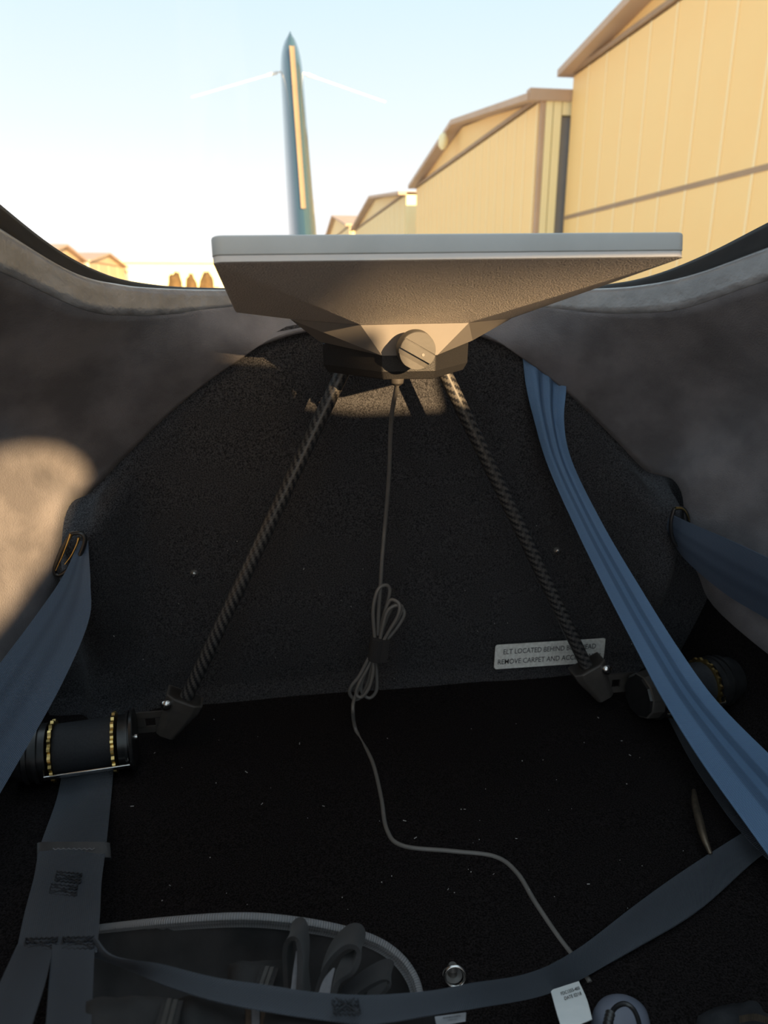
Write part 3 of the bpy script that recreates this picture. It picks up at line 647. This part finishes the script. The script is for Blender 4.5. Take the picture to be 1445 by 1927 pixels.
text('lettering', 'REMOVE CARPET AND ACCESS PANEL', mid - uy * H_ * .21 + nrm, ux, uy, .0098, M['ink'], pl, width=W_ * .945)
for px, py, lab in ((365, 1080, 'silver snap stud in carpet beyond the sunlit strap side leg'), (1048, 1037, 'silver snap stud in carpet between dish leg and bright blue strap')):
    c_ = at(px, py, .777); p_ = empty('snap_stud', c_, lab, 'stud', 'snap studs on the bulkhead')
    v, f = lathe(c_ + V(0, .004, 0), V(0, -1, 0), [(0, .0046), (.003, .0046), (.0042, .0036)], 20); obj('stud_base', v, f, M['grey_metal'], p_, True, None, 40)
    v, f = lathe(c_, V(0, -1, 0), [(0, .0026), (.003, .0030), (.0042, .0018)], 16); obj('stud_post', v, f, M['steel'], p_, True, None, 40)
# tie-down ring on the floor
c_ = onz(851, 1838, -.468); tr = empty('tie_down_ring', c_, 'small steel tie-down ring on the black floor beside bag', 'ring')
v, f = lathe(c_, V(0, 0, 1), [(0, .0075), (.002, .0070), (.003, .0036), (.006, .0030), (.008, .0040), (.011, .0028)], 18); obj('post', v, f, M['grey_metal'], tr, True, None, 40)
rc = c_ + V(0, -.007, .0085); R_ = [rc + RT * (math.cos(t) * .0072) + UP * (math.sin(t) * .0072) for t in [2 * math.pi * i / 28 for i in range(28)]]
mtube('ring', R_, .0012, M['steel'], tr, 8, True)
# bent brass lever by the cross strap
P = [onz(1306, 1488, -.455), onz(1308, 1512, -.450), onz(1316, 1545, -.450), onz(1325, 1578, -.452), onz(1337, 1607, -.458)]
lv = empty('floor_latch', onz(1320, 1560, -.469), 'aged brass latch lever standing in floor slot beyond the cross strap', 'latch')
mtube('lever', spl(P, 24), lambda t: .0016 + .0022 * math.sin(math.pi * min(1, max(0.05, t * .92 + .06))), M['old_brass'], lv, 10)
P2 = [onz(1313, 1490, -.4685), onz(1345, 1605, -.4685)]; ax_ = (P2[1] - P2[0]) / 2; mb = MB(); mb.add(*obox((P2[0] + P2[1]) / 2 , ax_, V(.005, 0, 0), V(0, 0, .0008))); mb.build('slot_plate', M['black_metal'], lv)
# scattered lint
mb = MB()
for i in range(95):
    if random.random() < .45:
        px = random.uniform(180, 1250); py = random.uniform(960, 1290); p = at(px, py, .776); p.y = yb(p.x, p.z) - .0042
    else:
        px = random.uniform(230, 1300); py = random.uniform(1345, 1720); p = onz(px, py, -.4635)
    r_ = random.uniform(.0002, .00042); a = random.uniform(0, 6.28)
    mb.add(*obox(p, V(math.cos(a), .2, math.sin(a)) * r_ * random.choice((1, 1, 1, 4)), V(0, r_ * .6, 0), V(-math.sin(a), 0, math.cos(a)) * r_))
tag(mb.build('lint_specks', M['lint']), 'pale lint specks scattered over black carpet', 'lint', None, 'stuff')

# ================================================================== BAG AND THINGS AT THE NEAR EDGE
YB = .385
bag = empty('flight_bag', at(450, 1900, .33), 'open black flight bag with grey bound rim below the cross strap', 'bag')
edge_px = [(150, 1752), (190, 1748), (300, 1736), (430, 1727), (520, 1730), (620, 1745), (700, 1768), (748, 1798), (778, 1838), (790, 1880), (792, 1930)]
edge = spl([at(px, py, (.41, .41, .385, .375, .372, .37, .368, .362, .352, .338, .322)[i]) for i, (px, py) in enumerate(edge_px)], 80)
# bound rim: a flattened cord, with its own weave
v, f, uv = tube(edge, .0030, 12); rim = obj('bound_rim', v, f, M['piping'], bag, True, uv, 60)
ribbon('rim_flange', [p + V(0, -.001, -.0010) for p in edge], [p + (at(480, 1990, YB - .03) - p).normalized() * .0055 + V(0, -.001, 0) for p in edge], M['piping'], bag, 80, 4, .0012)
# back panel below the rim
low = [at(px, 2010, YB - .035) for px in (120, 180, 300, 430, 520, 610, 660, 700, 730, 745, 750)]
ribbon('back_panel', [p + V(0, .001, -.001) for p in edge[::4]], spl(low, 80)[::4], M['bag'], bag, 60, 12, .003, lambda u, t: .003 * math.sin(u * 7 + t * 11) * math.sin(math.pi * u))
# front pocket body, rounded
def pillow(name, quad, th, mat_, parent, nu=16, nv=8, lump=.002, seed=0):
    a, b, c_, d_ = quad; n = (b - a).cross(d_ - a).normalized()
    if n.dot(CAM - a) < 0: n = -n
    vv = []; ff = []
    for sd_ in (0, 1):
        for j in range(nv + 1):
            for i in range(nu + 1):
                u = i / nu; t = j / nv; p = a.lerp(b, u).lerp(d_.lerp(c_, u), t)
                h = (max(0, 1 - (2 * u - 1) ** 6) * max(0, 1 - (2 * t - 1) ** 4)) ** .5 * th
                h += lump * noise.noise(Vector((u * 5 + seed, t * 4, seed))) * (1 if h > 0 else 0)
                vv.append(p + n * (h if sd_ == 0 else -.004))
    m = (nu + 1) * (nv + 1)
    for j in range(nv):
        for i in range(nu):
            q_ = j * (nu + 1) + i; ff.append((q_, q_ + 1, q_ + nu + 2, q_ + nu + 1)); ff.append((m + q_, m + q_ + nu + 1, m + q_ + nu + 2, m + q_ + 1))
    bd = [i for i in range(nu)] + [j * (nu + 1) + nu for j in range(nv)] + [nv * (nu + 1) + nu - i for i in range(nu)] + [(nv - j) * (nu + 1) for j in range(nv)]
    for q_, r_ in zip(bd, bd[1:] + bd[:1]): ff.append((q_, r_, r_ + m, q_ + m))
    return obj(name, vv, ff, mat_, parent, True, None, 60)
pillow('front_pocket', [at(150, 1890, .300), at(345, 1892, .305), at(335, 2010, .265), at(130, 2010, .26)], .010, M['bag'], bag, seed=1)
pillow('side_pocket', [at(330, 1882, .310), at(485, 1895, .315), at(480, 2010, .27), at(315, 2010, .27)], .012, M['bag'], bag, seed=5)
pillow('inner_pouch', [at(430, 1815, .350), at(548, 1812, .352), at(560, 1905, .322), at(430, 1905, .322)], .010, M['bag'], bag, seed=9)
pillow('divider', [at(478, 1900, .300), at(825, 1905, .306), at(825, 2010, .265), at(478, 2010, .26)], .008, M['bag'], bag, seed=12)
ribbon('grey_binding_strip', [at(502, 1907, .296), at(560, 1912, .296), at(640, 1926, .296)], [at(502, 1950, .282), at(560, 1955, .282), at(640, 1965, .282)], M['piping'], bag, 20, 4, .0015)
for x0, x1, mt in ((462, 472, 'brown_trim'), (473, 488, 'lining'), (490, 501, 'brown_trim')):
    ribbon('edge_binding', [at(x0, 1898, .296), at(x0, 1960, .276)], [at(x1, 1899, .296), at(x1, 1960, .276)], M[mt], bag, 8, 3, .0015)
def zipper(p0, p1, parent, n=16):
    a = at(*p0); b = at(*p1); d = b - a; x = RT * .0028
    z = ribbon('zip_tape', [a - x * 1.9, b - x * 1.9], [a + x * 1.9, b + x * 1.9], M['velcro'], parent, 6, 2, .0008)
    nn = x.cross(d).normalized(); nn = nn if nn.dot(CAM - a) > 0 else -nn
    for s in (-1, 1):
        mb = MB()
        for i in range(n):
            c_ = a + d * ((i + .5 + (.25 * s)) / n) + x * .55 * s + nn * .0009; mb.add(*obox(c_, x * .40, d / n * .26, nn * .0006))
        mb.build('zip_teeth', M['grey_metal'], z)
zipper((325, 1884, .292), (309, 1945, .270), bag); zipper((508, 1822, .336), (494, 1862, .322), bag)
# upright folded fabric loops
def floop(pts, wv, nm):
    mid_ = spl([at(*p) for p in pts], 40); wv = Vector(wv)
    o = ribbon(nm, [p - wv for p in mid_], [p + wv for p in mid_], M['glove'], bag, 40, 6, .0028, lambda u, t: .001 * math.sin(u * 3.14))
    return o
M['glove'] = mat('charcoal_soft_fabric', (0.024, 0.023, 0.0235), 0.9, col2=(0.034, 0.032, 0.033), nscale=50, ndetail=5, sheen=0.1)
l1 = floop([(548, 1880, .322), (545, 1830, .335), (543, 1770, .345), (552, 1750, .345), (566, 1752, .340), (572, 1790, .332), (570, 1840, .32), (574, 1885, .31)], RT * .001 + UP * .0 + FW * .010, 'fabric_loop')
ribbon('loop_lining', [at(557, 1790, .332), at(551, 1830, .322), at(546, 1875, .310)], [at(559, 1790, .332), at(559, 1830, .322), at(556, 1875, .310)], M['lining'], bag, 12, 3, .001)
l2 = floop([(600, 1885, .318), (604, 1840, .330), (622, 1795, .338), (650, 1765, .340), (672, 1762, .338), (680, 1780, .334), (668, 1808, .328), (640, 1830, .32), (630, 1880, .31)], RT * .001 + FW * .011, 'fabric_loop')
ribbon('loop_lining', [at(626, 1822, .322), at(608, 1845, .316), at(596, 1880, .306)], [at(630, 1822, .322), at(624, 1848, .316), at(620, 1880, .306)], M['lining'], bag, 12, 3, .001)
l3 = floop([(640, 1885, .315), (680, 1850, .325), (720, 1828, .332), (735, 1834, .330), (715, 1858, .322), (690, 1885, .312)], RT * .001 + FW * .010, 'fabric_loop')
# maker's label on the bag
q = [at(818, 1914, .298), at(877, 1906, .298), at(876, 1921, .293), at(821, 1931, .291)]
lb = ribbon('sewn_label', [q[0], q[3]], [q[1], q[2]], M['paper2'] if 'paper2' in M else M['lining'], bag, 6, 4, .0006); lb['label'] = 'pale sewn cloth label'
lb.data.materials[0] = mat('grey_cloth_label', (0.45, 0.47, 0.51), 0.7, col2=(0.50, 0.52, 0.56), nscale=100)
ux = (q[1] - q[0]).normalized(); dn = q[3] - q[0]; dn = dn - ux * dn.dot(ux); uy = -dn.normalized(); nz = ux.cross(uy)
text('label_lettering', 'AVIATORS', q[0].lerp(q[1], .5) + dn * .36 + nz * .0006, ux, uy, .0019, M['ink'], lb, width=(q[1] - q[0]).length * .56)
text('label_lettering', 'UNIS1973', q[0].lerp(q[1], .5) + dn * .68 + nz * .0006, ux, uy, .0012, M['ink'], lb, width=(q[1] - q[0]).length * .30)
# slate blue device with its cord
dv = empty('headset_case', at(1170, 1990, .36), 'slate blue rounded plastic housing with black cord beside the white tag', 'device')
c_ = at(1172, 1892, .316) - V(0, 0, .0185)
rings = []
for h, r_ in ((-.018, .0185), (0, .0188), (.006, .0184), (.0120, .0164), (.0158, .0125), (.0178, .0072), (.0185, .0020)):
    rings.append([c_ + V(math.cos(t) * r_, math.sin(t) * r_ * .8, h) for t in [2 * math.pi * i / 32 for i in range(32)]])
v, f = loft(rings); obj('housing', v, f, M['device'], dv, True)
mtube('cord', spl([at(1146, 1950, .290), at(1148, 1915, .298), at(1158, 1896, .305), at(1176, 1889, .307), at(1192, 1900, .303), at(1202, 1925, .293), at(1204, 1960, .280)], 40), .0015, M['black_metal'], dv, 10)
mtube('cord_boot', spl([at(1148, 1908, .297), at(1143, 1930, .290), at(1140, 1955, .283)], 14), lambda t: .0024 + .0006 * math.cos(t * 40), M['black_metal'], dv, 12)
# leather corner at the near edge
cu_ = empty('leather_cushion', at(1430, 1990, .33), 'black stitched leather cushion corner at the bottom edge', 'cushion')
pillow('cover', [at(1300, 1915, .33), at(1500, 1862, .35), at(1520, 2040, .28), at(1300, 2050, .28)], .012, M['leather'], cu_, lump=.004, seed=3)
st = spl([at(1392, 1918, .312), at(1420, 1914, .312), at(1450, 1922, .309)], 20)
for i in range(18):
    a = st[i]; mb = MB(); mb.add(*obox(a, RT * .0003, UP * .0022, FW * .0004)); mb.build('stitch', M['old_brass'], cu_)

# ================================================================== AIRCRAFT TAIL OUTSIDE
# tail cone under the line of sight
rings = []
for k in range(9):
    t = k / 8; y = .92 + t * 3.9; rx = .33 * (1 - t) + .06 * t; rz = .26 * (1 - t) + .09 * t; zc = -.055 - rz + t * .04
    rings.append([V(math.cos(a) * rx, y, zc + math.sin(a) * rz) for a in [2 * math.pi * i / 24 for i in range(24)]])
v, f = loft(rings); tcn = obj('tail_cone', v, f, M['fuselage'], None, True); struct(tcn)
tf = empty('tail_fin', (0, 4.3, -.05), 'slender blue-grey aircraft tail fin with tan leading edge and antennas', 'tail fin')
def finsec(c_, ch, th):
    P = []
    for u, h in ((0, 0), (.015, .28), (.05, .52), (.12, .78), (.25, .98), (.4, 1.0), (.7, .6), (1.0, .06)): P.append((h * th / 2, u * ch))
    pts = [(x, y) for x, y in P] + [(-x, y) for x, y in P[:0:-1]]
    return [c_ + V(x, y, 0) for x, y in pts]
zt = at(546, 58, 4.05); zb = at(578, 470, 3.72)
rings = []
for k in range(40):
    t = k / 39; base = V(zb.x, 3.55, -.08); top = V(zt.x, 4.0, zt.z)
    c_ = base.lerp(top, t); ch = 1.0 * (1 - t) + .55 * t; th = .150 * (1 - t) + .105 * t
    if t > .85: q_ = (t - .85) / .15; th *= math.sqrt(max(0, 1 - q_ ** 3)) * .90 + .10; c_ = c_ + V(0, .05 * q_ ** 2, 0)
    rings.append(finsec(c_, ch, th))
v, f = loft(rings); obj('fin_body', v, f, M['fin'], tf, True, None, 60)
def fin_edge(px, py):
    d = ray(px, py); lo, hi = .1, .99
    z = None
    for k in range(60):
        t = k / 59; base = V(zb.x, 3.55, -.08); top = V(zt.x, 4.0, zt.z); c_ = base.lerp(top, t)
        p = at(px, py, c_.y)
        if p.z <= c_.z: return c_
    return c_
e0 = fin_edge(548, 90); e1 = fin_edge(569, 396)
n_ = 20; Ls = [e0.lerp(e1, i / n_) + V(-.012, -.004, 0) for i in range(n_ + 1)]; Rs = [e0.lerp(e1, i / n_) + V(.012, -.004, 0) for i in range(n_ + 1)]
ribbon('leading_edge_strip', Ls, Rs, M['fin_strip'], tf, 24, 4, .006, lambda u, t: .004 * math.sin(math.pi * u))
for (ax0, ay0, ax1, ay1) in ((531, 131, 361, 183), (575, 135, 725, 192)):
    p = at(ax0, ay0, 4.18); q_ = at(ax1, ay1, 4.30); p.x = p.x * .5 + zt.x * .5
    v, f, uv = tube([p.lerp(q_, i / 8) for i in range(9)], lambda t: .0046 - .001 * t, 8); an = obj('antenna_rod', v, f, M['fin_white'], tf, True, uv, 50)
    v, f = lathe(p.lerp(q_, .10), q_ - p, [(0, .009), (.05, .006)], 12); obj('antenna_socket', v, f, M['fin_white'], an, True, None, 50)

# ================================================================== HANGARS
XF = 6.3
PAN = {}
def panel(w_, h_, mat_, parent, loc, nm='wall_panel'):
    key = (round(w_, 3), round(h_, 3), mat_.name)
    if key not in PAN:
        g = 0.0; t = .05
        v_ = []; f_ = []
        v_, f_ = box((-t, -w_ / 2 + g / 2, 0), (0, w_ / 2 - g / 2, h_))
        # raised rib near one edge
        a, b = box((-t - .012, -w_ / 2 + g / 2, 0), (-t, -w_ / 2 + g / 2 + .05, h_)); f_ = list(f_) + [tuple(i + 8 for i in q_) for q_ in b]; v_ = list(v_) + list(a)
        me = bpy.data.meshes.new(nm); me.from_pydata(v_, [], f_); me.materials.append(mat_); me.materials.append(M['rib'])
        for p_ in me.polygons[6:]: p_.material_index = 1
        PAN[key] = me
    o = bpy.data.objects.new(nm, PAN[key]); C.objects.link(o); o.parent = parent; o.location = Vector(loc) - off(parent)
    return o
def hangar(y0, y1, ze, za, side, mt, label, xf=XF, pw=.8, split=None, depth=14, vis=None, lamp=None, group='hangars along the taxiway', roof_rise=.35, front=True):
    """gable wall in the plane x=xf; side=+1: stands on +x side, faces -x"""
    H = empty('hangar', (xf + side * depth / 2, (y0 + y1) / 2, GZ), label, 'hangar', group)
    v, f = box((min(xf + side * .06, xf + side * depth), y0 + .05, GZ), (max(xf + side * .06, xf + side * depth), y1 - .05, ze)); obj('wall_body', v, f, mt, H)
    n = max(2, round((y1 - y0) / pw)); ww = (y1 - y0) / n
    rows_ = [(GZ, ze - .12)] if split is None else [(GZ, split - .04), (split + .04, ze - .12)]
    for i in range(n):
        yc = y0 + ww * (i + .5)
        if vis and not (vis[0] <= yc <= vis[1]): continue
        for za_, zb_ in rows_:
            p = panel(ww, zb_ - za_, mt, H, (xf, yc, za_))
            if side < 0: p.rotation_euler = (0, 0, math.pi)
    if split is not None:
        v, f = box((xf - .06, y0, split - .04), (xf + .02, y1, split + .04)); obj('door_joint', v, f, M['joint'], H)
    v, f = box((min(xf - side * .10, xf), y0, ze - .08), (max(xf - side * .10, xf), y1, ze)); obj('door_header', v, f, M['joint'], H)
    ym = (y0 + y1) / 2
    v, f = loft([[V(x, y0, ze), V(x, y1, ze), V(x, ym, za)] for x in (xf + side * .02, xf + side * depth)]); obj('gable', v, f, mt, H)
    for ya in (y0, y1):
        sg = -1 if ya == y0 else 1; p0 = V(0, ya + sg * .15, ze - .10); p1 = V(0, ym, za + .05); th = V(0, 0, .13)
        v, f = loft([[V(x, p.y, p.z) for p in (p0, p1, p1 + th, p0 + th)] for x in (xf - side * .35, xf + side * depth)]); obj('roof_slope', v, f, M['fascia'], H)
    if lamp:
        v, f = lathe(V(xf - side * .30, lamp[0], lamp[1]), V(-side, 0, 0), [(0, .08), (.08, .22), (.16, .24), (.24, .16)], 16); obj('wall_lamp', v, f, M['cream'], H, True, None, 40)
    return H
ze1 = at(1042, 130, 15.9).z; zs1 = at(1025, 410, 15.9).z
X2 = 5.65; Y2, Y2b = 16.1, 29.2
ze2 = (at(975, 184, Y2).z + at(769, 347, Y2b).z) / 2; za2 = at(840, 240, 22.8).z
h1 = hangar(-1.0, 15.9, ze1, ze1 + (za2 - ze2) * 1.1, 1, M['hangar'], 'nearest tall tan hangar with a horizontal joint across its door', split=zs1, vis=(3.5, 16), pw=.8)
lz = at(834, 263, 23).z
h2 = hangar(Y2, Y2b, ze2, za2, 1, M['hangar'], 'tan hangar with cream corner and gable lamp, second along the taxiway', pw=.7, lamp=(23.2, lz), xf=X2)
# second hangar's front corner: cream lightened in place of sunlight blocked by its neighbour
for x0, x1, mt, nm, z0, z1 in ((-.02, .07, 'fascia', 'corner_flashing', GZ, ze2 - .1), (.08, .23, 'cream', 'corner_trim', GZ, ze2 - .1), (.25, .42, 'cream', 'corner_trim', GZ, ze2 - .1), (.44, 3.5, 'cream', 'upper_panel', at(1010, 217, Y2).z, ze2 - .1), (.44, 3.5, 'doorway', 'side_door', GZ, at(1010, 219, Y2).z)):
    v, f = box((X2 + x0, Y2 - (.12 if mt != 'doorway' else .04), z0), (X2 + x1, Y2 + .07, z1)); obj(nm, v, f, M[mt], h2)
v, f = box((X2 - .3, Y2 - .18, ze2 - .1), (X2 + 6, Y2 + .05, ze2 + .12)); obj('eave_board', v, f, M['fascia'], h2)
Y3 = 31.6; ze3 = at(748, 362, Y3).z; za3 = at(708, 372, 40).z
h3 = hangar(Y3, 50, ze3, za3, 1, M['hangar_far'], 'pale far tan hangar with a cream corner, third along the taxiway', pw=1.4, xf=X2)
v, f = box((X2 - .02, Y3 - .15, GZ), (X2 + 1.2, Y3, ze3)); obj('corner_trim', v, f, M['cream'], h3)
h4 = hangar(53, 76, at(664, 425, 54).z, at(664, 425, 54).z + 1.5, 1, M['hangar_far'], 'farthest small tan hangar at the end of the taxiway row', pw=2.2, xf=X2)
XL = -14.0
def yl(px): return (XL - CAM.x) / ((px - 516) / 1282)
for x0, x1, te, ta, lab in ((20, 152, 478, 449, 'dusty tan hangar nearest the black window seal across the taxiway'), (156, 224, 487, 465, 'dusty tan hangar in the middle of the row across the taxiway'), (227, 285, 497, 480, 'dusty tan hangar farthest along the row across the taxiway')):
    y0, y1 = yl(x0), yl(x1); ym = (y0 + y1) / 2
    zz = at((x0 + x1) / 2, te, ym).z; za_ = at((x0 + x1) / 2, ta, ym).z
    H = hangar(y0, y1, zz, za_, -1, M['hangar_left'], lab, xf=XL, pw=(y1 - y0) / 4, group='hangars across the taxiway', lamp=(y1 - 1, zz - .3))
    v, f = box((XL, y1 - .5, GZ), (XL + .25, y1 - .1, zz)); obj('corner_post', v, f, M['doorway'], H)
# sunlit block closing the far end
eb = empty('end_building', (-6, 86, GZ), 'low sunlit cream building closing the far end of taxiway', 'building')
zt_ = at(345, 489, 80).z
v, f = box((-14.6, 80, GZ), (5.5, 88, zt_ - .3)); obj('front_wall', v, f, M['cream'], eb)
v, f = box((-14.9, 79.6, zt_ - .3), (5.6, 88.3, zt_)); obj('roof_edge', v, f, M['cream'], eb)
for px in (318, 345, 372, 398):
    p = at(px, 530, 79.9); v, f = box((p.x - .7, 79.85, GZ), (p.x + .7, 80.02, GZ + 2.3)); obj('doorway', v, f, M['joint'], eb)
for px, py, r_, lab in ((329, 525, .72, 'rounded brown shrub before far cream building, nearest the tan hangars'), (360, 530, .55, 'smallest rounded brown shrub before the far cream building'), (388, 524, .72, 'rounded brown shrub before far cream building, nearest the dish corner')):
    p = at(px, py, 74); bm = bmesh.new(); bmesh.ops.create_icosphere(bm, subdivisions=3, radius=1)
    hh = (p.z + .6 - GZ) / 2
    vv = [V(q_.co.x * r_, q_.co.y * r_, q_.co.z * hh) * (1 + .28 * noise.noise(q_.co * 2.6 + V(px, 0, 0))) + V(p.x, 74, GZ + hh) for q_ in bm.verts]; ff = [[q_.index for q_ in g.verts] for g in bm.faces]; bm.free()
    sh = empty('shrub', (p.x, 74, GZ), lab, 'shrub', 'shrubs at the far end')
    obj('foliage', vv, ff, M['shrub'], sh, True); mtube('stem', [V(p.x, 74, GZ), V(p.x, 74, GZ + hh)], .1, M['joint'], sh, 8)
